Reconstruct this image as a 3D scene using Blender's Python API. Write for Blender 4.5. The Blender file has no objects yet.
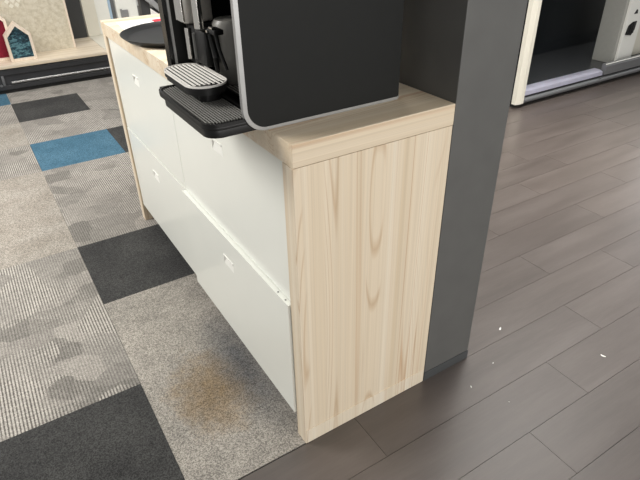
import bpy, bmesh, math, random
from mathutils import Vector, Matrix
random.seed(7)
sc = bpy.context.scene
C = sc.collection
H = 0.945

# ---------------------------------------------------------------- materials
def lin(c):
    r = []
    for v in c:
        v /= 255.0
        r.append(v/12.92 if v <= 0.04045 else ((v+0.055)/1.055)**2.4)
    return (r[0], r[1], r[2], 1.0)

class NT:
    def __init__(s, name):
        s.m = bpy.data.materials.new(name); s.m.use_nodes = True
        s.t = s.m.node_tree; s.b = s.t.nodes['Principled BSDF']
    def n(s, typ, **kw):
        nd = s.t.nodes.new(typ)
        for k, v in kw.items(): setattr(nd, k, v)
        return nd
    def l(s, a, b): s.t.links.new(a, b)
    def setin(s, nd, i, v):
        if hasattr(v, 'is_output'): s.l(v, nd.inputs[i])
        else: nd.inputs[i].default_value = v
    def coord(s, scale=(1,1,1), loc=(0,0,0)):
        tc = s.n('ShaderNodeTexCoord'); mp = s.n('ShaderNodeMapping')
        mp.inputs['Scale'].default_value = scale; mp.inputs['Location'].default_value = loc
        s.l(tc.outputs['Object'], mp.inputs['Vector']); return mp.outputs[0]
    def noise(s, vec, scale=1, detail=2, rough=0.5, dist=0):
        nd = s.n('ShaderNodeTexNoise'); s.l(vec, nd.inputs['Vector'])
        nd.inputs['Scale'].default_value = scale; nd.inputs['Detail'].default_value = detail
        nd.inputs['Roughness'].default_value = rough; nd.inputs['Distortion'].default_value = dist
        return nd.outputs['Fac']
    def ramp(s, fac, stops):
        nd = s.n('ShaderNodeValToRGB'); el = nd.color_ramp.elements
        while len(el) < len(stops): el.new(0.5)
        for e, (p, c) in zip(el, stops):
            e.position = p; e.color = c if len(c) == 4 else lin(c)
        s.l(fac, nd.inputs[0]); return nd.outputs[0]
    def mix(s, fac, a, b, mode='MIX'):
        nd = s.n('ShaderNodeMix', data_type='RGBA', blend_type=mode)
        for i, v in ((0, fac), (6, a), (7, b)):
            if hasattr(v, 'is_output'): s.l(v, nd.inputs[i])
            else: nd.inputs[i].default_value = v
        return nd.outputs[2]
    def math(s, op, a, b=0.0, c=0.0):
        nd = s.n('ShaderNodeMath', operation=op)
        for i, v in enumerate((a, b, c)): s.setin(nd, i, v)
        return nd.outputs[0]
    def bump(s, h, strength=0.3, dist=0.002):
        nd = s.n('ShaderNodeBump'); s.l(h, nd.inputs['Height'])
        nd.inputs['Strength'].default_value = strength; nd.inputs['Distance'].default_value = dist
        s.l(nd.outputs[0], s.b.inputs['Normal'])
    def base(s, v): s.setin(s.b, 'Base Color', v)
    def p(s, **kw):
        for k, v in kw.items(): s.b.inputs[k.replace('_', ' ')].default_value = v
        return s

def simple(name, col, rough=0.5, metal=0.0, var=0.04, scale=30, spec=0.5, coat=0.0):
    t = NT(name); t.p(Roughness=rough, Metallic=metal)
    t.b.inputs['Specular IOR Level'].default_value = spec
    t.b.inputs['Coat Weight'].default_value = coat
    n = t.noise(t.coord(), scale, 3)
    c = lin(col)
    t.base(t.ramp(n, [(0.3, tuple(x*(1-var) for x in c[:3])+(1,)), (0.7, tuple(min(1, x*(1+var)) for x in c[:3])+(1,))]))
    return t.m

def ashwood(name, along, c_lo=(222,204,176), c_mid=(231,215,190), c_hi=(238,225,203), off=(0,0,0), rough=0.42, grain=1.0):
    t = NT(name); t.p(Roughness=rough)
    def sc_(a, b):
        v = [a, a, a]; v[along] = b; return tuple(v)
    strips = t.noise(t.coord(sc_(16, 0.05), off), 1, 1, 0.5)
    s2 = t.noise(t.coord(sc_(60, 0.10), off), 1, 2, 0.6)
    v = t.math('MULTIPLY_ADD', s2, 0.35, t.math('MULTIPLY', strips, 0.65))
    fine = t.noise(t.coord(sc_(260, 1.6), off), 1, 3, 0.6)
    col = t.ramp(v, [(0.36, c_lo), (0.5, c_mid), (0.62, c_hi)])
    f = t.ramp(fine, [(0.35, (0.80,)*3+(1,)), (0.6, (1,)*3+(1,))])
    col = t.mix(0.42*grain, col, f, 'MULTIPLY')
    # a few reddish veins
    ve = t.noise(t.coord(sc_(34, 0.35), off), 1, 1, 0.5, 0.4)
    vr = t.ramp(ve, [(0.475, (1,1,1,1)), (0.5, lin((214,178,142))), (0.525, (1,1,1,1))])
    k = t.noise(t.coord(sc_(9, 0.3), off), 1, 1)
    col = t.mix(t.ramp(k, [(0.45, (0,0,0,1)), (0.6, (0.65*grain,)*3+(1,))]), col, vr, 'MULTIPLY')
    # cathedral figure: level lines of a long smooth hill, only in some strips
    hl = t.noise(t.coord(sc_(11, 1.0), off), 1, 0, 0.5)
    ln = t.math('PINGPONG', t.math('MULTIPLY', hl, 14.0), 0.5)
    lr = t.ramp(ln, [(0.0, lin((206,178,144))), (0.16, (1,1,1,1))])
    k2 = t.noise(t.coord(sc_(12, 0.2), (off[0]+3, off[1]+5, off[2]+2)), 1, 1)
    col = t.mix(t.ramp(k2, [(0.54, (0,0,0,1)), (0.6, (0.5*grain,)*3+(1,))]), col, lr, 'MULTIPLY')
    t.base(col); t.bump(fine, 0.06, 0.0005)
    return t.m

M = {}
M['ash_z'] = ashwood('pale_ash_upright', 2)
M['ash_x'] = ashwood('pale_ash_across', 0, off=(0,.3,.7))
M['ash_y'] = ashwood('pale_ash_lengthwise', 1, off=(.4,0,.2), c_lo=(222,206,180), c_mid=(231,216,192), c_hi=(238,226,206))
M['guard'] = ashwood('guard_strip', 2, c_lo=(226,212,188), c_mid=(233,220,198), c_hi=(238,228,210), grain=0.7)
M['white'] = simple('white_gloss_lacquer', (240,242,235), 0.22, var=0.01, scale=4)
M['white_matt'] = simple('white_plastic', (236,236,230), 0.4, var=0.01)
M['cream'] = simple('cream_board', (224,220,206), 0.5, var=0.02, scale=6)
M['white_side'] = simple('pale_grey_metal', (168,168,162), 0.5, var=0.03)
M['dark_in'] = simple('dark_void', (26,26,26), 0.7)
M['pillar'] = simple('anthracite_laminate', (93,93,91), 0.5, var=0.05, scale=14)
M['pillar_base'] = simple('anthracite_base', (72,74,75), 0.45, var=0.05)
M['black'] = simple('black_matt_plastic', (20,20,20), 0.4, var=0.06, scale=60, spec=0.35)
M['black_side'] = simple('machine_shell', (27,28,27), 0.55, var=0.04, scale=40, spec=0.2)
M['black_gloss'] = simple('black_gloss_plastic', (20,20,21), 0.22)
M['grille_grey'] = simple('dark_grey_grille', (120,119,115), 0.3, spec=0.8)
M['slat'] = simple('pale_metal_slats', (244,241,235), 0.35, metal=0.0, var=0.03)
M['cup_grey'] = simple('warm_grey_plastic', (150,148,142), 0.35)
M['deep'] = simple('black_cavity', (12,12,12), 0.35)
M['grey_plastic'] = simple('grey_plastic', (92,92,90), 0.4)
M['silver'] = simple('satin_silver', (168,168,167), 0.4, metal=0.5, var=0.03, scale=50)
M['chrome'] = simple('chrome', (225,222,216), 0.14, metal=1.0, var=0.02)
M['steel'] = simple('brushed_steel', (214,210,203), 0.32, metal=0.5, var=0.05, scale=90)
M['tray'] = simple('tray_black', (28,29,30), 0.42, var=0.1, scale=90, spec=0.4)
M['paper'] = simple('paper', (244,243,238), 0.5, var=0.01)
M['red'] = simple('red_print', (206,26,52), 0.5)
M['wordgrey'] = simple('grey_print', (176,176,176), 0.6)
M['plinth'] = simple('dark_plinth', (50,51,54), 0.35, var=0.12, scale=8)
M['plinth_gloss'] = simple('dark_profile', (104,105,107), 0.35)
M['bar'] = simple('grey_bar', (150,150,150), 0.3, metal=0.7, var=0.06)
M['board_black'] = simple('black_panel', (52,53,54), 0.5)
M['booth_wall'] = simple('booth_black_panel', (30,33,36), 0.22, var=0.1, scale=3)
M['booth_floor'] = simple('booth_floor', (56,58,60), 0.25, var=0.1, scale=6)
M['lilac'] = simple('anodised_aluminium', (205,205,224), 0.3, metal=0.55, var=0.05, scale=12)
M['blue_edge'] = simple('pale_blue_edge', (168,192,214), 0.4)
M['burgundy'] = simple('burgundy_felt', (122,10,38), 0.9, var=0.15, scale=60)
M['frame_wood'] = ashwood('pale_frame_wood', 2, c_lo=(222,204,184), c_mid=(234,218,200), c_hi=(240,228,212), grain=0.4)
M['shelf_wood'] = ashwood('shelf_wood', 0, c_lo=(208,194,170), c_mid=(222,208,186), c_hi=(232,220,202), grain=0.4)
M['wall'] = simple('painted_wall', (226,226,222), 0.7, var=0.01, scale=3)

def teal():
    t = NT('teal_woven'); t.p(Roughness=0.8)
    n = t.noise(t.coord((22, 22, 48)), 1, 3, 0.7)
    t.base(t.ramp(n, [(0.38, (14,34,44)), (0.5, (34,72,86)), (0.58, (96,140,148)), (0.66, (28,60,78))]))
    return t.m
M['teal'] = teal()

def patchboard():
    t = NT('patterned_stone_board'); t.p(Roughness=0.7)
    co = t.coord((1,1,1))
    v = t.n('ShaderNodeTexVoronoi', feature='DISTANCE_TO_EDGE'); t.l(co, v.inputs['Vector']); v.inputs['Scale'].default_value = 22
    n = t.noise(co, 26, 4, 0.65)
    a = t.ramp(v.outputs['Distance'], [(0.0, (184,176,156)), (0.08, (208,202,184)), (1, (212,206,190))])
    b = t.ramp(n, [(0.36, (182,172,150)), (0.5, (206,198,178)), (0.66, (220,214,200))])
    t.base(t.mix(0.6, a, b)); t.bump(n, 0.2)
    return t.m
M['stone'] = patchboard()

def planks():
    t = NT('grey_brown_planks'); t.p(Roughness=0.3)
    t.b.inputs['Specular IOR Level'].default_value = 0.8
    g = t.n('ShaderNodeNewGeometry')
    isl = g.outputs['Random Per Island']
    off = t.n('ShaderNodeCombineXYZ'); t.l(t.math('MULTIPLY', isl, 37.0), off.inputs[0]); t.l(t.math('MULTIPLY', isl, 11.0), off.inputs[1])
    add = t.n('ShaderNodeVectorMath', operation='ADD'); t.l(t.coord((1.6, 13, 1)), add.inputs[0]); t.l(off.outputs[0], add.inputs[1])
    n = t.noise(add.outputs[0], 1, 4, 0.6, 0.3)
    add2 = t.n('ShaderNodeVectorMath', operation='ADD'); t.l(t.coord((14, 160, 1)), add2.inputs[0]); t.l(off.outputs[0], add2.inputs[1])
    f = t.noise(add2.outputs[0], 1, 3, 0.6)
    col = t.ramp(n, [(0.25, (80,73,69)), (0.5, (89,81,77)), (0.75, (98,90,86))])
    tone = t.ramp(isl, [(0, (0.93,)*3+(1,)), (1, (1.07, 1.07, 1.06, 1))])
    col = t.mix(1.0, col, tone, 'MULTIPLY')
    col = t.mix(0.4, col, t.ramp(f, [(0.3, (0.7,)*3+(1,)), (0.7, (1,)*3+(1,))]), 'MULTIPLY')
    t.base(col)
    r = t.math('MULTIPLY_ADD', n, 0.14, 0.27); t.l(r, t.b.inputs['Roughness'])
    t.bump(f, 0.12, 0.0008)
    return t.m
M['planks'] = planks()
M['gap'] = simple('plank_gap', (52,47,44), 0.7)

# carpet kinds
def pile(t, co, col, lo=0.62, amt=0.75, sc_=260):
    n = t.noise(co, sc_, 2, 0.7)
    n2 = t.noise(co, 95, 2, 0.6)
    col = t.mix(amt, col, t.ramp(n, [(0.38, (lo*0.45,)*3+(1,)), (0.6, (1.28,)*3+(1,))]), 'MULTIPLY')
    col = t.mix(amt*0.6, col, t.ramp(n2, [(0.34, (0.72,)*3+(1,)), (0.64, (1.1,)*3+(1,))]), 'MULTIPLY')
    t.bump(n, 0.5, 0.002)
    return col
def carpet_plain(name, c1, c2, stain=False):
    t = NT(name); t.p(Roughness=0.95); t.b.inputs['Specular IOR Level'].default_value = 0.15
    co = t.coord()
    col = t.ramp(t.noise(co, 5, 3, 0.6), [(0.35, c1), (0.65, c2)])
    if stain:
        # brown spill, an irregular blot of its own shape
        mp = t.n('ShaderNodeMapping', vector_type='POINT'); tc = t.n('ShaderNodeTexCoord')
        t.l(tc.outputs['Object'], mp.inputs['Vector'])
        mp.inputs['Location'].default_value = (0.155*4.1, -0.345*2.9, 0); mp.inputs['Scale'].default_value = (4.1, 2.9, 1)
        ln = t.n('ShaderNodeVectorMath', operation='LENGTH'); t.l(mp.outputs[0], ln.inputs[0])
        d = t.math('ADD', ln.outputs['Value'], t.math('MULTIPLY', t.noise(co, 14, 3, 0.7), 0.7))
        k = t.ramp(d, [(0.3, (.8,.8,.8,1)), (0.7, (.5,.5,.5,1)), (1.2, (0,0,0,1))])
        col = t.mix(k, col, lin((134,108,68)))
        # ground-in grey dirt worn into the tile, patchy
        dn = t.noise(co, 7, 4, 0.7)
        col = t.mix(t.ramp(dn, [(0.45, (0,0,0,1)), (0.7, (0.35,)*3+(1,))]), col, lin((120,118,114)))
        # long uneven blue-black patch beside the cabinet foot, ragged at the edge
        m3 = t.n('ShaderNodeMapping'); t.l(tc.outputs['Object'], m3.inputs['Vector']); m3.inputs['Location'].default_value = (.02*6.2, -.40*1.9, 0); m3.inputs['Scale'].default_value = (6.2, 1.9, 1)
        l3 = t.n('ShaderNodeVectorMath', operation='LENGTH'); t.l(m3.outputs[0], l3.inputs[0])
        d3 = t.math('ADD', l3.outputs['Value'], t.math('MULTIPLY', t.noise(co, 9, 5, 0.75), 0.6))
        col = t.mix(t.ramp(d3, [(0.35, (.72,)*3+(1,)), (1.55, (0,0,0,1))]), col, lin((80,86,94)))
    t.base(pile(t, co, col)); return t.m
def carpet_pattern(name, stripes=0.0):
    t = NT(name); t.p(Roughness=0.95); t.b.inputs['Specular IOR Level'].default_value = 0.15
    co = t.coord()
    # loosely overlapping patches, some square, some slanting
    def cells(scale, rot, metric, seed):
        mp = t.n('ShaderNodeMapping'); t.l(co, mp.inputs['Vector']); mp.inputs['Rotation'].default_value = (0, 0, rot)
        mp.inputs['Scale'].default_value = scale; mp.inputs['Location'].default_value = (seed, seed*.7, 0)
        vo = t.n('ShaderNodeTexVoronoi', voronoi_dimensions='2D', distance=metric); t.l(mp.outputs[0], vo.inputs['Vector']); vo.inputs['Scale'].default_value = 1
        vo.inputs['Randomness'].default_value = .75
        sx = t.n('ShaderNodeSeparateXYZ'); t.l(vo.outputs['Color'], sx.inputs[0]); return sx.outputs[0]
    c1_ = cells((6.5, 9, 1), .05, 'CHEBYCHEV', 3.1); c2_ = cells((5, 5, 1), .6, 'CHEBYCHEV', 8.4)
    blk = c2_
    cloud = t.noise(co, 4.5, 3, 0.6)
    v = t.math('MULTIPLY_ADD', cloud, 0.35, t.math('MULTIPLY', c1_, 0.65))
    col = t.ramp(v, [(0.22, (118,115,110)), (0.42, (148,144,138)), (0.6, (134,130,125)), (0.78, (164,159,152))])
    w = t.n('ShaderNodeTexWave', wave_type='BANDS', bands_direction='X'); t.l(co, w.inputs['Vector'])
    w.inputs['Scale'].default_value = 30; w.inputs['Distortion'].default_value = 1.0; w.inputs['Detail'].default_value = 2; w.inputs['Detail Scale'].default_value = 30
    bead = t.noise(t.coord((20, 130, 1)), 1, 2, 0.6)
    rv = t.math('MULTIPLY_ADD', bead, 0.9, t.math('MULTIPLY', w.outputs['Fac'], 0.75))
    ribs = t.ramp(rv, [(0.48, (96,91,87)), (0.72, (150,145,139)), (1.02, (200,195,187))])
    soft = t.noise(co, 3.1, 3, 0.6)
    am = t.math('MULTIPLY_ADD', blk, 0.4, t.math('MULTIPLY', soft, 0.9))
    amt = t.ramp(am, [(0.58, (0.22+stripes*.8,)*3+(1,)), (0.64, (0.42,)*3+(1,)), (0.76, (0.85,)*3+(1,))])
    col = t.mix(amt, col, ribs)
    # cross thread
    w2 = t.n('ShaderNodeTexWave', wave_type='BANDS', bands_direction='Y'); t.l(co, w2.inputs['Vector']); w2.inputs['Scale'].default_value = 40
    w2.inputs['Distortion'].default_value = 2
    col = t.mix(0.22, col, t.ramp(w2.outputs['Fac'], [(0.2, (0.75,)*3+(1,)), (0.6, (1,)*3+(1,))]), 'MULTIPLY')
    t.base(pile(t, co, col, amt=0.5)); return t.m
CT = {
 'p': carpet_plain('carpet_pale_grey', (160,153,143), (176,170,161)),
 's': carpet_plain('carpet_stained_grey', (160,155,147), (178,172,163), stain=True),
 'd': carpet_plain('carpet_charcoal', (66,66,66), (78,78,77)),
 'b': carpet_plain('carpet_blue', (74,112,134), (86,124,146)),
 'm': carpet_pattern('carpet_patchwork'),
 'l': carpet_pattern('carpet_ribbed', 0.35),
}

# ---------------------------------------------------------------- mesh helpers
def setp(o, label=None, cat=None, group=None, kind=None):
    if label: o['label'] = label
    if cat: o['category'] = cat
    if group: o['group'] = group
    if kind: o['kind'] = kind
    return o
ROOT = {}
def thing(name, loc, label, cat, group=None):
    o = bpy.data.objects.new(name, None); C.objects.link(o); o.location = loc
    o.empty_display_size = 0.05
    ROOT[o] = Vector(loc)
    return setp(o, label, cat, group)
def obj(name, bm, mat, parent=None, smooth=False, origin=None, label=None):
    me = bpy.data.meshes.new(name)
    off = Vector((0,0,0))
    if parent is not None: off = ROOT[parent]
    elif origin is not None: off = Vector(origin)
    bmesh.ops.translate(bm, verts=bm.verts, vec=-off)
    bmesh.ops.recalc_face_normals(bm, faces=bm.faces)
    if smooth:
        for f in bm.faces: f.smooth = True
        for e in bm.edges:
            if len(e.link_faces) == 2 and e.calc_face_angle(0) > math.radians(38): e.smooth = False
    bm.to_mesh(me); bm.free()
    o = bpy.data.objects.new(name, me); C.objects.link(o)
    for m in (mat if isinstance(mat, (list, tuple)) else [mat]): me.materials.append(m)
    if parent is not None:
        o.parent = parent; ROOT[o] = ROOT[parent]
    else:
        o.location = off; ROOT[o] = off
    if label: o['label'] = label
    return o
def NB(): return bmesh.new()
def box(bm, x0, x1, y0, y1, z0, z1, bev=0.0, seg=2, mat=0):
    r = bmesh.ops.create_cube(bm, size=1.0)
    vs = r['verts']
    bmesh.ops.scale(bm, verts=vs, vec=(x1-x0, y1-y0, z1-z0))
    bmesh.ops.translate(bm, verts=vs, vec=((x0+x1)/2, (y0+y1)/2, (z0+z1)/2))
    fs = set(f for v in vs for f in v.link_faces)
    for f in fs: f.material_index = mat
    if bev > 0:
        es = list(set(e for v in vs for e in v.link_edges))
        bmesh.ops.bevel(bm, geom=es, offset=bev, segments=seg, profile=0.5, affect='EDGES')
    return bm
def prism(bm, pts, axis, a, b, bev=0.0, mat=0):
    """extrude a 2-D outline along axis (0 x: pts are y,z; 1 y: pts are x,z; 2 z: pts are x,y)"""
    def mk(p, v):
        if axis == 0: return (v, p[0], p[1])
        if axis == 1: return (p[0], v, p[1])
        return (p[0], p[1], v)
    va = [bm.verts.new(mk(p, a)) for p in pts]; vb = [bm.verts.new(mk(p, b)) for p in pts]
    fs = [bm.faces.new(va), bm.faces.new(vb[::-1])]
    n = len(pts)
    for i in range(n): fs.append(bm.faces.new((va[i], vb[i], vb[(i+1) % n], va[(i+1) % n])))
    for f in fs: f.material_index = mat
    if bev > 0:
        es = [e for f in fs[:2] for e in f.edges]
        bmesh.ops.bevel(bm, geom=list(set(es)), offset=bev, segments=2, profile=0.5, affect='EDGES')
    return bm
def rrect(x0, x1, y0, y1, r, n=8, corners=(1,1,1,1)):
    pts = []
    cs = [(x1-r, y1-r, 0), (x0+r, y1-r, 90), (x0+r, y0+r, 180), (x1-r, y0+r, 270)]
    raw = [(x1, y1), (x0, y1), (x0, y0), (x1, y0)]
    for k, (cx, cy, a0) in enumerate(cs):
        if not corners[k]: pts.append(raw[k]); continue
        for i in range(n+1):
            a = math.radians(a0 + 90*i/n); pts.append((cx+r*math.cos(a), cy+r*math.sin(a)))
    return pts
def band(bm, outer, inner, axis, a, b, closed=True):
    """solid ribbon between two outlines of equal length"""
    def mk(p, v):
        if axis == 0: return (v, p[0], p[1])
        if axis == 1: return (p[0], v, p[1])
        return (p[0], p[1], v)
    n = len(outer)
    R = [[bm.verts.new(mk(p, v)) for p in L] for L, v in ((outer, a), (inner, a), (inner, b), (outer, b))]
    m = n if closed else n-1
    for k in range(4):
        A, B = R[k], R[(k+1) % 4]
        for i in range(m): bm.faces.new((A[i], A[(i+1) % n], B[(i+1) % n], B[i]))
    if not closed:
        for i in (0, n-1): bm.faces.new([R[k][i] for k in range(4)])
    return bm
def tube(bm, pts, r, n=10, cap=True):
    rings = []
    P = [Vector(p) for p in pts]
    up = Vector((0, 0, 1))
    for i, p in enumerate(P):
        d = (P[min(i+1, len(P)-1)] - P[max(i-1, 0)]).normalized()
        a = d.cross(up)
        if a.length < 1e-3: a = Vector((1, 0, 0))
        a.normalize(); b = d.cross(a).normalized()
        rr = r[i] if isinstance(r, (list, tuple)) else r
        rings.append([bm.verts.new(p + a*rr*math.cos(2*math.pi*k/n) + b*rr*math.sin(2*math.pi*k/n)) for k in range(n)])
    for A, B in zip(rings, rings[1:]):
        for k in range(n): bm.faces.new((A[k], A[(k+1) % n], B[(k+1) % n], B[k]))
    if cap: bm.faces.new(rings[0]); bm.faces.new(rings[-1][::-1])
    return bm
def lathe(bm, prof, cx, cy, n=64):
    rings = []
    for r, z in prof:
        if r < 1e-5: rings.append([bm.verts.new((cx, cy, z))])
        else: rings.append([bm.verts.new((cx+r*math.cos(2*math.pi*k/n), cy+r*math.sin(2*math.pi*k/n), z)) for k in range(n)])
    for A, B in zip(rings, rings[1:]):
        for k in range(n):
            k2 = (k+1) % n
            if len(A) == 1 and len(B) == 1: continue
            if len(A) == 1: bm.faces.new((A[0], B[k], B[k2]))
            elif len(B) == 1: bm.faces.new((A[k], A[k2], B[0]))
            else: bm.faces.new((A[k], A[k2], B[k2], B[k]))
    return bm

# ---------------------------------------------------------------- floor
bm = NB()
PW = 0.1644
joint = {-1: .175, -2: .865, -3: .585, 0: .64, 1: .30, 2: .912, 3: .357}
box(bm, -2.5, 8, -3.0, 8.0, -0.05, -0.004, mat=1)
g = 0.0006
for k in range(-18, 49):
    y0 = PW*k + g; y1 = PW*(k+1) - g
    xs = -2.5 if y1 < 0.01 else 0.42
    j0 = joint.get(k, random.random())
    x = math.floor(xs) - 1 + j0
    while x < 8:
        a = max(x + g, xs); b = min(x + 1.0 - g, 8)
        if b - a > 0.01:
            vs = [bm.verts.new(v) for v in ((a, y0, 0), (b, y0, 0), (b, y1, 0), (a, y1, 0))]
            lo = [bm.verts.new(v) for v in ((a, y0, -0.0038), (b, y0, -0.0038), (b, y1, -0.0038), (a, y1, -0.0038))]
            bm.faces.new(vs)
            for i in range(4): bm.faces.new((vs[i], vs[(i+1) % 4], lo[(i+1) % 4], lo[i]))
        x += 1.0
o = obj('floor', bm, [M['planks'], M['gap']]); setp(o, 'grey-brown plank floor running past the grey pillar', kind='structure')

kinds = list(CT); bm = NB()
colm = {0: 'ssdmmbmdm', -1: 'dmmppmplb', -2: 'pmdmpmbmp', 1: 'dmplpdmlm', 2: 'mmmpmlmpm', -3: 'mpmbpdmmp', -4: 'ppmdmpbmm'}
for ci, s in colm.items():
    x0 = -0.345 + 0.5*ci
    for j in range(9):
        y0 = 0.004 + 0.5*j; ch = s[j]
        if ci == 2 and j < 4: continue
        x1 = x0 + 0.5 if j >= 4 else min(x0 + 0.5, 0.42); yy0 = y0; yy1 = y0 + 0.4995
        vs = [bm.verts.new(v) for v in ((x0+.0004, yy0, 0.0015), (x1-.0004, yy0, 0.0015), (x1-.0004, yy1, 0.0015), (x0+.0004, yy1, 0.0015))]
        f = bm.faces.new(vs); f.material_index = kinds.index(ch)
        lo = [bm.verts.new((v.co.x, v.co.y, -0.0035)) for v in vs]
        for i in range(4):
            q = bm.faces.new((vs[i], vs[(i+1) % 4], lo[(i+1) % 4], lo[i])); q.material_index = kinds.index(ch)
# far strip beyond the last full tile, under the display
vs = [bm.verts.new(v) for v in ((-2.35, 4.504, .0015), (1.155, 4.504, .0015), (1.155, 8, .0015), (-2.35, 8, .0015))]
f = bm.faces.new(vs); f.material_index = kinds.index('m')
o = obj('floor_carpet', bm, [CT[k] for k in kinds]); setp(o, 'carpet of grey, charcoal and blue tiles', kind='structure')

bm = NB(); box(bm, -2.5, 8, 8.0, 8.1, 0, 3); obj('wall_back', bm, M['wall'])['kind'] = 'structure'

# ---------------------------------------------------------------- cabinet
D, L, T, TP = 0.454, 1.622, 0.054, 0.047
cab = thing('sideboard_cabinet', (D/2, L/2, 0), 'long white-fronted sideboard with pale ash worktop and ends, carrying the coffee machine', 'cabinet')
obj('worktop', box(NB(), 0, D, 0, L, H-T, H, 0.0014), [M['ash_x']], cab)
obj('side_panel', box(NB(), 0, D-.001, 0.0006, TP, 0, H-T-.0012, 0.0008), M['ash_z'], cab)
obj('side_panel', box(NB(), 0, D-.001, L-TP, L-.0006, 0, H-T-.0012, 0.0008), M['ash_z'], cab)
obj('guard_strip', box(NB(), 0.004, D-.004, -0.0012, 0.0006, 0.002, 0.056, 0.0004), M['guard'], cab, label='paler strip along the foot of the end panel')
obj('carcass', box(NB(), 0.03, D-.001, TP, L-TP, 0.10, H-T-.0012), M['white_matt'], cab)
obj('plinth', box(NB(), 0.055, D-.02, TP, L-TP, 0.0015, 0.10), M['dark_in'], cab)
def front(y0, y1, z0, z1, xf, xb, yc, zc):
    """drawer front with a scooped pull let into it"""
    bm = NB(); hw, hh = 0.036, 0.017
    ys = [y0, yc-hw, yc+hw, y1]; zs = [z0, zc-hh, zc+hh, z1]
    def quad(*p): bm.faces.new([bm.verts.new(q) for q in p])
    for i in range(3):
        for j in range(3):
            if i == 1 and j == 1: continue
            quad((xf, ys[i], zs[j]), (xf, ys[i+1], zs[j]), (xf, ys[i+1], zs[j+1]), (xf, ys[i], zs[j+1]))
    quad((xb, y0, z0), (xb, y1, z0), (xb, y1, z1), (xb, y0, z1))
    for a, b in (((y0, z0), (y1, z0)), ((y1, z0), (y1, z1)), ((y1, z1), (y0, z1)), ((y0, z1), (y0, z0))):
        quad((xf, *a), (xf, *b), (xb, *b), (xb, *a))
    bmesh.ops.remove_doubles(bm, verts=bm.verts, dist=1e-5)
    f = obj('drawer_front', bm, M['white'], cab)
    bm = NB()
    # scoop: slope from the lower lip back to the top, with cheeks, lip bar
    d = 0.007
    def q(*p): bm.faces.new([bm.verts.new(v) for v in p])
    ya, yb, za, zb = yc-hw, yc+hw, zc-hh, zc+hh
    q((xf, ya, za), (xf, yb, za), (xf+d, yb, zb-.006), (xf+d, ya, zb-.006))
    q((xf+d, ya, zb-.006), (xf+d, yb, zb-.006), (xf+d, yb, zb), (xf+d, ya, zb))
    q((xf, ya, zb), (xf, yb, zb), (xf+d, yb, zb), (xf+d, ya, zb))
    for y in (ya, yb):
        q((xf, y, za), (xf+d, y, zb-.006), (xf+d, y, zb), (xf, y, zb))
    box(bm, xf-.0022, xf+.001, ya, yb, zb-.004, zb+.001, .0006)
    obj('drawer_pull', bm, M['white_matt'], f)
ym = 0.822
front(TP+.003, ym-.0015, 0.496, H-T-.003, 0.008, 0.028, 0.452, 0.783)
front(TP+.003, ym-.0015, 0.092, 0.4925, -0.006, 0.014, 0.440, 0.398)
front(ym+.0015, L-TP-.003, 0.496, H-T-.003, 0.008, 0.028, 1.235, 0.783)
front(ym+.0015, L-TP-.003, 0.092, 0.4925, 0.006, 0.026, 1.205, 0.392)
for y in (.075, .115): obj('screw_cap', box(NB(), -.001, .003, y-.002, y+.002, 0.4925, 0.4935), M['grey_plastic'], cab)

# ---------------------------------------------------------------- pillar
pil = thing('pillar', (D+.1, .2, 0), 'square anthracite grey pillar standing against the end of the sideboard', 'pillar')
x0, x1, y0, y1 = D+.001, .652, 0.0, 0.34
obj('shaft', box(NB(), x0, x1, y0, y1, 0.036, 2.6, 0.002), M['pillar'], pil)
obj('base_trim', box(NB(), x0, x1+.0015, y0-.0015, y1, 0, 0.0355, 0.001), M['pillar_base'], pil)

# ---------------------------------------------------------------- coffee machine
YN, YF = 0.105, 0.492           # outer faces of the two side shells
ZB = H+0.0006; ZT = H+0.60
cm = thing('coffee_machine', (0.16, 0.3, H), 'large black automatic coffee machine with silver-edged sides on the worktop', 'coffee machine')
def side_shell(yo, yi, xs=0.0, wf=0.0125):
    """flat black side with a rounded lower front corner, silver edge strip all round the front and foot"""
    XF, XB, r = -0.054+xs, 0.362+xs, 0.052
    out = [(XB, ZT)] + [(XF, ZT)]
    path = [(XF, ZT), (XF, (ZT+ZB)/2), (XF, ZB+r)]
    for i in range(1, 13):
        a = math.radians(180 + 90*i/12); path.append((XF+r+r*math.cos(a), ZB+r+r*math.sin(a)))
    path += [(0.15+xs, ZB), (XB-.004, ZB), (XB, ZB+.004), (XB, ZT)]
    def inset(w1, w2, r1):
        p = [(XF+w1, ZT), (XF+w1, (ZT+ZB)/2), (XF+w1, ZB+r)]
        for i in range(1, 13):
            a = math.radians(180+90*i/12); rr = r
            p.append((XF+r+(r-w1)*math.cos(a), ZB+r+(r-w1+(w1-w2)*(i/12))*math.sin(a)))
        p += [(0.15+xs, ZB+w2), (XB-.004, ZB+w2), (XB, ZB+w2+.002), (XB, ZT)]
        return p
    inn = inset(wf, min(wf, 0.007), r)
    s = obj('side_panel', prism(NB(), inn, 1, yo, yi), M['black_side'], cm)
    bm = NB(); sgn = -1 if yo < yi else 1
    band(bm, path[:-1], inn[:-1], 1, yo+sgn*.0012, yi, closed=False)
    obj('silver_edge', bm, M['silver'], s, smooth=True, label='silver edge strip')
side_shell(YN, YN+.010, 0.0, .010)
side_shell(YF, YF-.007, -0.006, 0.005)
# dark outer cheek of the far side
obj('outer_cheek', prism(NB(), rrect(-0.070, 0.30, ZB, ZT, .06, corners=(0,0,1,0)), 1, YF+.002, YF+.034), M['black_gloss'], cm)
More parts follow.
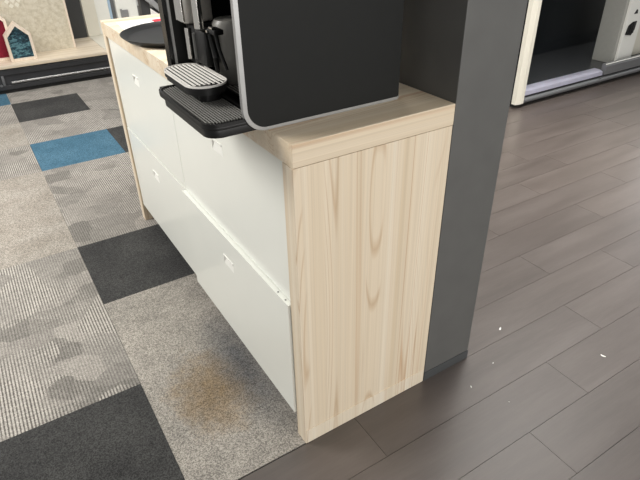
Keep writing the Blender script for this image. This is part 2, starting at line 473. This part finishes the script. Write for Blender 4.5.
# body behind the service bay
yi0, yi1 = YN+.0105, YF-.0075
obj('body', box(NB(), 0.10, 0.356, yi0, yi1, ZB+.002, ZT, .004), M['deep'], cm)
obj('front_fascia', box(NB(), -0.035, 0.0995, yi0, yi1, H+0.33, ZT, .01), M['black_gloss'], cm)
obj('bay_floor', box(NB(), -0.02, 0.0995, yi0, yi1, ZB, H+.018), M['deep'], cm)
# drip tray, projects beyond the front of the worktop
TZ = 0.979
def loop(x0, x1, y0, y1, r): return rrect(x0, x1, y0, y1, r, 8, (0,1,1,0))
dt = obj('drip_tray', prism(NB(), loop(-.133, -.021, YN+.006, YF-.08, .03), 2, H+.0025, TZ-.014, .0015), M['black'], cm, smooth=True)
bm = NB()
prism(bm, loop(-.137, -.0205, YN+.002, YF-.052, .034), 2, TZ-.0135, TZ-.006, .002)
band(bm, loop(-.137, -.0205, YN+.002, YF-.052, .034), loop(-.131, -.0265, YN+.008, YF-.058, .029), 2, TZ-.007, TZ)
obj('tray_rim', bm, M['black'], dt, smooth=True)
bm = NB()
y = YN+.024
n = 0
for i in range(15):                      # long slats
    x = -.126 + i*.0066
    a, b = YN+.018, YF-.066
    if i < 3: a += .012*(3-i)/3; b -= .014*(3-i)/3
    box(bm, x, x+.0024, a, b, TZ-.0052, TZ-.0008, .0006, 1)
for y in [YN+.03+.0115*k for k in range(28)]:
    box(bm, -.124, -.03, y, y+.0012, TZ-.0056, TZ-.002)
obj('tray_grille', bm, M['grille_grey'], dt)
# second, inner grille deep in the bay
bm = NB(); box(bm, .012, .095, YN+.03, YF-.05, H+.0185, H+.03)
ig = obj('inner_tray', bm, M['deep'], cm)
bm = NB()
for i in range(9): box(bm, .016+i*.0088, .0195+i*.0088, YN+.036, YF-.06, H+.0302, H+.0322)
obj('inner_grille', bm, M['steel'], ig)
# raised cup stage
sx0, sx1, sy0, sy1, SZ = -.114, -.014, .234, .458, 1.021
bm = NB(); prism(bm, rrect(sx0+.004, sx1-.004, sy0+.004, sy1-.004, .043, 10), 2, SZ-.022, SZ-.013, .003)
prism(bm, rrect(-.085, -.03, .26, .38, .02, 6), 2, TZ-.001, SZ-.0215)
band(bm, rrect(sx0+.0004, sx1-.0004, sy0+.0004, sy1-.0004, .0466, 10), rrect(sx0+.005, sx1-.005, sy0+.005, sy1-.005, .042, 10), 2, SZ-.0135, SZ-.0045)
st = obj('cup_stage', bm, M['black'], cm, smooth=True)
bm = NB(); band(bm, rrect(sx0, sx1, sy0, sy1, .047, 10), rrect(sx0+.0025, sx1-.0025, sy0+.0025, sy1-.0025, .0445, 10), 2, SZ-.0043, SZ)
# flat end plate nearest the viewer and slats along the length
cy0 = sy0+.047; cx = (sx0+sx1)/2; hwx = (sx1-sx0)/2-.003
def half(xm):                            # y limits of the stage at a given x
    r = .042; d = max(0, abs(xm-cx)-(hwx-r)); e = r-math.sqrt(max(0, r*r-d*d)); return sy0+.005+e, sy1-.005-e
for i in range(9):
    x = sx0+.006+i*.0104; a, b = half(x+.003)
    if i < 6: a = max(a, sy0+.028-.002*i)
    box(bm, x, x+.0050, a-.0005, b+.0005, SZ-.004, SZ-.0005, .0008, 1)
pts = [(xx, half(xx)[0]-.0005) for xx in [sx0+.008+.0076*k for k in range(12)]]
obj('stage_grille', bm, M['slat'], st)
bm = NB()
prism(bm, pts + [(pts[-1][0], sy0+.03), (pts[0][0], sy0+.03)], 2, SZ-.0035, SZ-.0012)
obj('end_plate', bm, M['chrome'], st, label='shiny end plate')
# dispensing gear
sp = obj('dispenser_head', box(NB(), -.045, .03, .42, .4685, 1.118, H+.33, .008), M['steel'], cm, smooth=True, label='ribbed metallic dispenser head')
bm = NB()
for y in (.425, .441, .457): tube(bm, [(-.047, y, 1.125), (-.047, y, H+.33)], .0055, 10)
obj('head_rib', bm, M['chrome'], sp, smooth=True)
obj('head_base', box(NB(), -.028, .03, .41, .47, 1.0215, 1.117, .006), M['black'], cm, smooth=True)
bm = NB(); tube(bm, [(-.032, .362, 1.118), (-.032, .362, H+.33)], .011, 16)
tube(bm, [(-.0345, .4395, 1.035), (-.0345, .4395, 1.108)], .0072, 12)
obj('chrome_column', bm, M['chrome'], cm, smooth=True)
obj('spout_block', box(NB(), -.03, .003, .345, .408, 1.03, 1.112, .006), M['black'], cm, smooth=True)
bm = NB(); tube(bm, [(-.03, .408, 1.04), (-.03, .408, 1.10)], .005, 12)
obj('water_pipe', bm, M['grey_plastic'], cm, smooth=True)
# steam arm with bracket
bm = NB()
box(bm, -.026, -.002, .288, .331, 1.112, 1.124, .003)
tube(bm, [(-.02, .294, 1.118), (-.018, .286, 1.08), (-.006, .282, 1.036)], [.005, .0045, .0035], 12)
tube(bm, [(-.024, .318, 1.112), (-.018, .314, 1.06), (-.016, .318, 1.025)], [.006, .007, .005], 12)
sa = obj('steam_arm', bm, M['black'], cm, smooth=True)
obj('arm_clip', box(NB(), -.028, -.018, .296, .314, 1.1245, 1.129, .001), M['chrome'], sa)
obj('arm_clip', box(NB(), -.030, -.0262, .322, .329, 1.1135, 1.12, .001), M['chrome'], sa)
# round grey milk container at the back of the bay
bm = NB(); lathe(bm, [(0, H+.033), (.030, H+.033), (.040, H+.045), (.0465, H+.09), (.047, H+.14), (.044, H+.175), (.038, H+.184), (0, H+.186)], .0515, .372, 40)
obj('milk_container', bm, M['cup_grey'], cm, smooth=True, label='rounded grey container inside the bay')

# ---------------------------------------------------------------- things on the worktop
bm = NB(); cx, cy = .178, 1.128
lathe(bm, [(0, H+.0005), (.188, H+.0005), (.196, H+.003), (.214, H+.018), (.2155, H+.0205), (.2125, H+.021), (.2105, H+.0185), (.193, H+.0065), (.187, H+.0045), (0, H+.0045)], cx, cy, 96)
# clip the lathe edge so it stays clear of the machine cheek
o = obj('serving_tray', bm, M['tray'], origin=(cx, cy, H), smooth=True)
setp(o, 'round black serving tray with raised rim on the far end of the worktop', 'tray')
lf = thing('paper_leaflet', (.14, 1.42, H), 'white printed sheet with a red mark, lying behind the black round tray', 'leaflet')
R_ = Matrix.Rotation(math.radians(-4), 4, 'Z')
def leaf(bm, x0, x1, y0, y1, z0, z1):
    b2 = box(bm, x0, x1, y0, y1, z0, z1)
    return b2
def rot(bm, c=(.14, 1.40, 0)):
    bmesh.ops.rotate(bm, verts=bm.verts, cent=c, matrix=R_.to_3x3()); return bm
obj('sheet', rot(leaf(NB(), .035, .262, 1.352, 1.53, H+.0002, H+.0007)), M['paper'], lf)
obj('red_mark', rot(leaf(NB(), .172, .222, 1.452, 1.503, H+.0007, H+.0010)), M['red'], lf, label='red printed mark')
bm = NB()
for k in range(3): leaf(bm, .06, .125-.01*k, 1.462-.013*k, 1.465-.013*k, H+.0007, H+.0009)
obj('printed_lines', rot(bm), M['wordgrey'], lf)

# ---------------------------------------------------------------- left display behind the carpet
ld = thing('display_platform', (-.4, 4.7, 0), 'low black-fronted display platform with a pale wood top at the far edge of the carpet', 'display platform')
PZ = 0.232
obj('top_board', box(NB(), -2.3, .53, 4.30, 5.5, PZ-.028, PZ, .002), M['shelf_wood'], ld)
obj('front_panel', box(NB(), -2.3, 1.2, 4.335, 4.36, .03, PZ-.029), M['plinth'], ld)
obj('upper_channel', box(NB(), -2.3, 1.2, 4.318, 4.334, .150, .192, .003), M['plinth'], ld)
bm = NB(); tube(bm, [(-.28, 4.315, .088), (1.2, 4.315, .088)], .011, 12); 
obj('grey_rail', bm, M['bar'], ld, smooth=True)
obj('lower_channel', box(NB(), -2.3, 1.2, 4.318, 4.334, .035, .070, .003), M['plinth'], ld)
bm = NB(); box(bm, -.345, -.325, 4.316, 4.334, .07, .15, .003); tube(bm, [(-.36, 4.318, .075), (-.36, 4.305, .075)], .010, 12)
obj('leg_bracket', bm, M['plinth_gloss'], ld, smooth=True)
obj('base_strip', box(NB(), -2.3, 1.2, 4.34, 4.4, 0.0016, .0295), M['dark_in'], ld)
obj('white_top', box(NB(), .531, 1.2, 4.36, 5.5, PZ-.028, PZ+.002, .002), M['cream'], ld, label='white end section of the platform top')

bd = thing('patterned_board', (-.4, 4.63, PZ), 'beige stone-look sample board with pale wooden edge standing on the platform', 'board')
obj('face', box(NB(), -1.2, .318, 4.63, 4.64, PZ+.001, 1.1), M['stone'], bd)
obj('edge_strip', box(NB(), .3185, .334, 4.622, 4.65, PZ+.001, 1.1, .001), M['frame_wood'], bd)
bm = NB()
for (u, v) in ((-.115,.66),(-.07,.665),(-.09,.625),(-.045,.63),(-.025,.665)):
    q = [(u, v-.02), (u+.02, v), (u, v+.02), (u-.02, v)]
    prism(bm, q, 1, 4.6285, 4.6299)
obj('diamond_inlay', bm, M['cream'], bd)

def house(name, outer, inner, y0, y1, fill, label):
    t = thing(name, (sum(p[0] for p in outer)/len(outer), (y0+y1)/2, PZ), label, 'decorative house')
    obj('frame', band(NB(), outer, inner, 1, y0, y1), M['frame_wood'], t)
    obj('filling', prism(NB(), [(x, z) for x, z in inner], 1, y0+.022, y1-.004), fill, t)
def hs(x0, x1, z0, ze, xa, za, w, dx=0):
    outer = [(x0, z0), (x1, z0), (x1+dx, ze), (xa, za), (x0+dx*.2, ze)]
    inner = [(x0+w, z0+w), (x1-w, z0+w), (x1-w+dx, ze-w*.55), (xa, za-w*1.45), (x0+w+dx*.2, ze-w*.55)]
    return outer, inner
o_, i_ = hs(-.228, -.026, PZ+.001, PZ+.205, -.128, PZ+.305, .021)
house('house_frame', o_, i_, 4.38, 4.47, M['teal'], 'small house-shaped wooden frame filled with mottled teal')
o_, i_ = hs(-.58, -.175, PZ+.001, PZ+.315, -.38, PZ+.50, .021)
house('house_frame', o_, i_, 4.475, 4.575, M['burgundy'], 'larger house-shaped wooden frame filled with burgundy, left of the teal one')

o = obj('black_panel', box(NB(), .335, .520, 5.0, 5.03, PZ+.001, 2.4, .002), M['board_black'], origin=(.43, 5.0, PZ)); setp(o, 'tall narrow black panel standing between the beige board and the white upright', 'panel')
wu = thing('white_upright', (.65, 5.1, PZ), 'broad cream-white upright panel standing at the corner of the platform', 'panel')
obj('front_face', box(NB(), .530, .648, 5.0, 5.2, PZ+.003, 2.4, .002), M['cream'], wu)
obj('side_face', box(NB(), .650, .775, 5.03, 5.2, PZ+.003, 2.4, .002), M['white_matt'], wu)
obj('blue_edge', box(NB(), .776, .800, 5.03, 5.2, PZ+.003, 2.4, .002), M['blue_edge'], wu, label='pale blue edge')
o = obj('grey_post', box(NB(), .802, .838, 5.06, 5.2, PZ+.003, 2.4, .002), M['plinth_gloss'], origin=(.82, 5.1, PZ)); setp(o, 'dark grey post between the cream upright and the white locker', 'post')
lk = thing('white_locker', (.95, 5.1, PZ), 'white cupboard with a small grey metal handle behind the far end of the sideboard', 'cupboard')
obj('door', box(NB(), .842, 1.045, 5.0, 5.02, PZ+.003, 2.4, .002), M['white_matt'], lk)
obj('carcass', box(NB(), .842, 1.045, 5.0205, 5.3, PZ+.003, 2.4), M['white_matt'], lk)
bm = NB(); box(bm, .872, .945, 4.982, 4.9995, .375, .442, .004); box(bm, .868, .885, 4.965, 4.9815, .425, .455, .003)
obj('handle', bm, M['bar'], lk)
# sloped black display stand
ds = thing('sloped_stand', (.62, 2.55, 0), 'black stand with a sloping grey edge behind the far end of the sideboard', 'stand')
bm = NB(); prism(bm, [(.42, 0), (.56, 0), (.56, .80), (.472, .83), (.472, 1.05), (.42, 1.05)], 1, 2.52, 2.57)
obj('column', bm, M['board_black'], ds)
bm = NB(); prism(bm, [(.56, .001), (.80, .001), (.80, 1.05), (.47, 1.05), (.475, .875), (.56, .806)], 1, 2.53, 2.76)
obj('screen_housing', bm, M['deep'], ds)
bm = NB(); prism(bm, [(.395, .905), (.42, .90), (.515, .806), (.55, .806), (.46, .91), (.44, .93)], 1, 2.49, 2.519, .002)
obj('sloping_edge', bm, M['bar'], ds)
obj('card_holder', prism(NB(), [(.468, .79), (.515, .79), (.47, .826)], 1, 2.495, 2.515), M['paper'], ds)

# ---------------------------------------------------------------- right display
rb = thing('display_booth', (3.4, 2.3, 0), 'raised black display booth with dark glossy floor on the right, behind the planks', 'display booth')
BZ = .1
obj('deck', box(NB(), 2.78, 5.6, 1.70, 3.4, .055, BZ, .002), M['booth_floor'], rb)
obj('base_strip', box(NB(), 2.82, 5.6, 1.70, 3.4, 0.0005, .0545), M['dark_in'], rb)
bm = NB(); tube(bm, [(2.88, 1.678, .045), (5.6, 1.678, .045)], .02, 14)
obj('round_rail', bm, M['plinth_gloss'], rb, smooth=True)
bm = NB(); box(bm, 3.775, 3.805, 1.662, 1.699, .02, .062, .003); obj('rail_joint', bm, M['plinth'], rb)
obj('front_panel', box(NB(), 2.882, 5.6, 1.682, 1.6995, .056, .082), M['plinth'], rb)
bm = NB(); prism(bm, [(1.668, .083), (1.672, .112), (1.70, .122), (1.75, .123), (1.75, .1005), (1.70, .1005), (1.70, .083)], 0, 2.885, 3.815, .001)
obj('threshold', bm, M['lilac'], rb, label='pale aluminium threshold strip')
bm = NB(); prism(bm, [(1.662, .083), (1.662, .150), (1.672, .162), (1.70, .165), (1.70, .083)], 0, 3.83, 5.6, .002)
obj('edge_profile', bm, M['plinth_gloss'], rb, label='grey rounded edge profile')
bm = NB(); tube(bm, [(3.832, 1.668, .166), (5.6, 1.668, .166)], .004, 8); obj('edge_light_line', bm, M['white_matt'], rb)
obj('back_panel', box(NB(), 3.99, 5.6, 2.38, 2.42, BZ+.0005, 2.5), M['booth_wall'], rb)
obj('back_panel', box(NB(), 2.831, 3.988, 2.37, 2.41, BZ+.0005, 2.5), M['booth_wall'], rb)
obj('side_wall', box(NB(), 2.80, 2.83, 1.80, 2.409, BZ+.0005, 2.5), M['booth_wall'], rb)
bm = NB()
prism(bm, [(2.785, 1.66), (2.81, 1.65), (2.82, 1.657), (2.832, 1.65), (2.862, 1.65), (2.874, 1.66), (2.874, 1.695), (2.785, 1.695)], 2, .032, 2.5, .002)
o = obj('white_post', bm, M['cream'], origin=(2.82, 1.67, .03)); setp(o, 'white fluted corner post of the black booth, just right of the pillar', 'post')
ap = thing('service_post', (4.25, 1.87, BZ), 'white rectangular service column with a black socket standing in the booth', 'column')
ZS = BZ+.0005
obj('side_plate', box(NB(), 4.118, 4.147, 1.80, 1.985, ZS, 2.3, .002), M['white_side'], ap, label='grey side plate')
obj('front_plate', box(NB(), 4.148, 4.352, 1.775, 1.7995, ZS, 2.3, .003), M['white_matt'], ap)
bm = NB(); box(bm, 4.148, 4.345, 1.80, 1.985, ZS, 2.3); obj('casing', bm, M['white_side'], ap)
hexp = [(4.165, .335), (4.185, .405), (4.235, .430), (4.283, .432), (4.278, .365), (4.245, .322)]
bm = NB(); prism(bm, hexp, 1, 1.766, 1.7775, .003); so = obj('socket', bm, M['black'], ap, label='black six-sided socket')
bm = NB(); box(bm, 4.205, 4.222, 1.762, 1.7655, .34, .41, .002); box(bm, 4.232, 4.262, 1.762, 1.7655, .34, .42, .002); obj('socket_slot', bm, M['deep'], so)
bm = NB(); prism(bm, [(4.222, .492), (4.268, .492), (4.262, .520), (4.246, .526)], 1, 1.772, 1.7775); obj('indicator_mark', bm, M['black'], ap)
for q_ in ((4.19, 4.30, .470, .473), (4.26, 4.33, .60, .604)): obj('panel_line', box(NB(), q_[0], q_[1], 1.776, 1.7778, q_[2], q_[3]), M['bar'], ap)
o = obj('wall_unit', box(NB(), 4.40, 5.5, 1.86, 2.1, ZS, 2.3, .003), M['cream'], origin=(4.9, 1.9, ZS)); setp(o, 'cream cabinet side at the right edge, behind the white service column', 'cabinet')

# ---------------------------------------------------------------- paper crumbs on the planks
spots = [(.862, .039, .011, .5, 'curled white paper scrap on the planks, the one right of the pillar foot'),
         (1.053, -.253, .012, 1.9, 'largest white paper scrap, farthest right on the planks'),
         (.568, -.106, .006, 1.1, 'small white crumb on the planks in front of the pillar foot'),
         (.709, -.069, .004, .2, 'tiny white crumb between the pillar foot and the curled scrap'),
         (.623, -.216, .004, 2.2, 'tiny white crumb nearest the bottom, on the second plank out')]
for x, y, s, a, lab in spots:
    bm = NB(); s *= .7
    ca, sa_ = math.cos(a), math.sin(a)
    ring = []
    for k in range(7):
        t_ = k/6; u = (t_-.5)*2*s; w_ = s*.38*(1-.5*abs(t_-.5)); hgt = .0012+.25*s*(2*t_-1)**2
        ring.append((u, w_, hgt))
    top = [[bm.verts.new((x+ca*u-sa_*v, y+sa_*u+ca*v, h_+dz)) for (u, v, h_) in ((u, w_, hgt), (u, -w_, hgt*.7))] for (u, w_, hgt) in ring for dz in (0,)]
    bot = [[bm.verts.new((v.co.x, v.co.y, max(.0002, v.co.z-.001))) for v in r] for r in top]
    for i in range(6):
        bm.faces.new((top[i][0], top[i+1][0], top[i+1][1], top[i][1])); bm.faces.new((bot[i][0], bot[i][1], bot[i+1][1], bot[i+1][0]))
        bm.faces.new((top[i][0], bot[i][0], bot[i+1][0], top[i+1][0])); bm.faces.new((top[i][1], top[i+1][1], bot[i+1][1], bot[i][1]))
    bm.faces.new((top[0][0], top[0][1], bot[0][1], bot[0][0])); bm.faces.new((top[6][1], top[6][0], bot[6][0], bot[6][1]))
    o = obj('paper_scrap', bm, M['paper'], origin=(x, y, 0)); setp(o, lab, 'scrap', 'paper scraps on the planks')

# ---------------------------------------------------------------- light
w = bpy.data.worlds.new('World'); sc.world = w; w.use_nodes = True
bg = w.node_tree.nodes['Background']; bg.inputs[0].default_value = (1.0, 0.985, 0.96, 1); bg.inputs[1].default_value = 0.38
def area(name, loc, size, power, target, col=(1, .97, .92), spread=180):
    l = bpy.data.lights.new(name, 'AREA'); l.shape = 'RECTANGLE'; l.size = size[0]; l.size_y = size[1]; l.energy = power; l.color = col; l.spread = math.radians(spread)
    o = bpy.data.objects.new(name, l); C.objects.link(o); o.location = loc
    o.rotation_euler = (Vector(target)-Vector(loc)).to_track_quat('-Z', 'Y').to_euler()
    return o
area('ceiling_lamp', (.95, .4, 2.9), (.9, .9), 58, (.8, .4, 0))
area('ceiling_lamp', (-2.1, 2.2, 2.7), (1.4, 1.4), 98, (0, 1.0, .6))
area('ceiling_lamp', (.2, 3.4, 2.9), (.9, .9), 26, (.3, 4.6, .3))
area('ceiling_lamp', (2.7, .9, 2.8), (1.2, 1.2), 24, (2.5, .8, .0), spread=80)
area('fill_light', (.8, -3.8, 1.3), (3.4, 1.6), 90, (.3, 0, .7), (1, .98, .95))  # added fill from behind the camera, brightens the end panel; no window modelled
area('fill_light', (7.9, 4.0, 1.5), (6.0, 2.4), 130, (0, 4.0, 1.5), (.97, .98, 1))  # unseen fill added far right to lift the sheen on the planks
sp_ = bpy.data.lights.new('spot_lamp', 'SPOT'); sp_.energy = 26; sp_.color = (1, .80, .70); sp_.spot_size = math.radians(25); sp_.spot_blend = .35; sp_.shadow_soft_size = .04
so_ = bpy.data.objects.new('spot_lamp', sp_); C.objects.link(so_); so_.location = (-1.3, 2.3, 2.9)
so_.rotation_euler = (Vector((-.98, 2.1, 0))-Vector(so_.location)).to_track_quat('-Z', 'Y').to_euler()

# ---------------------------------------------------------------- camera
cam = bpy.data.cameras.new('camera'); co = bpy.data.objects.new('camera', cam); C.objects.link(co)
px, py, pz, a, b, c, f = -0.49890, -0.91940, 1.37804, 0.548743, 0.565663, -0.0211777, 546.466
fw = Vector((math.sin(a)*math.cos(b), math.cos(a)*math.cos(b), -math.sin(b)))
rt = Vector((math.cos(a), -math.sin(a), 0)); up = rt.cross(fw)
r2 = rt*math.cos(c)+up*math.sin(c); u2 = -rt*math.sin(c)+up*math.cos(c)
m = Matrix((r2, u2, -fw)).transposed().to_4x4(); m.translation = (px, py, pz)
co.matrix_world = m
cam.sensor_width = 36; cam.lens = f*36/640; cam.clip_start = .02
sc.camera = co
sc.view_settings.view_transform = 'Standard'; sc.view_settings.look = 'None'
sc.view_settings.gamma = 1; sc.view_settings.use_curve_mapping = False
sc.view_settings.exposure = 0.15
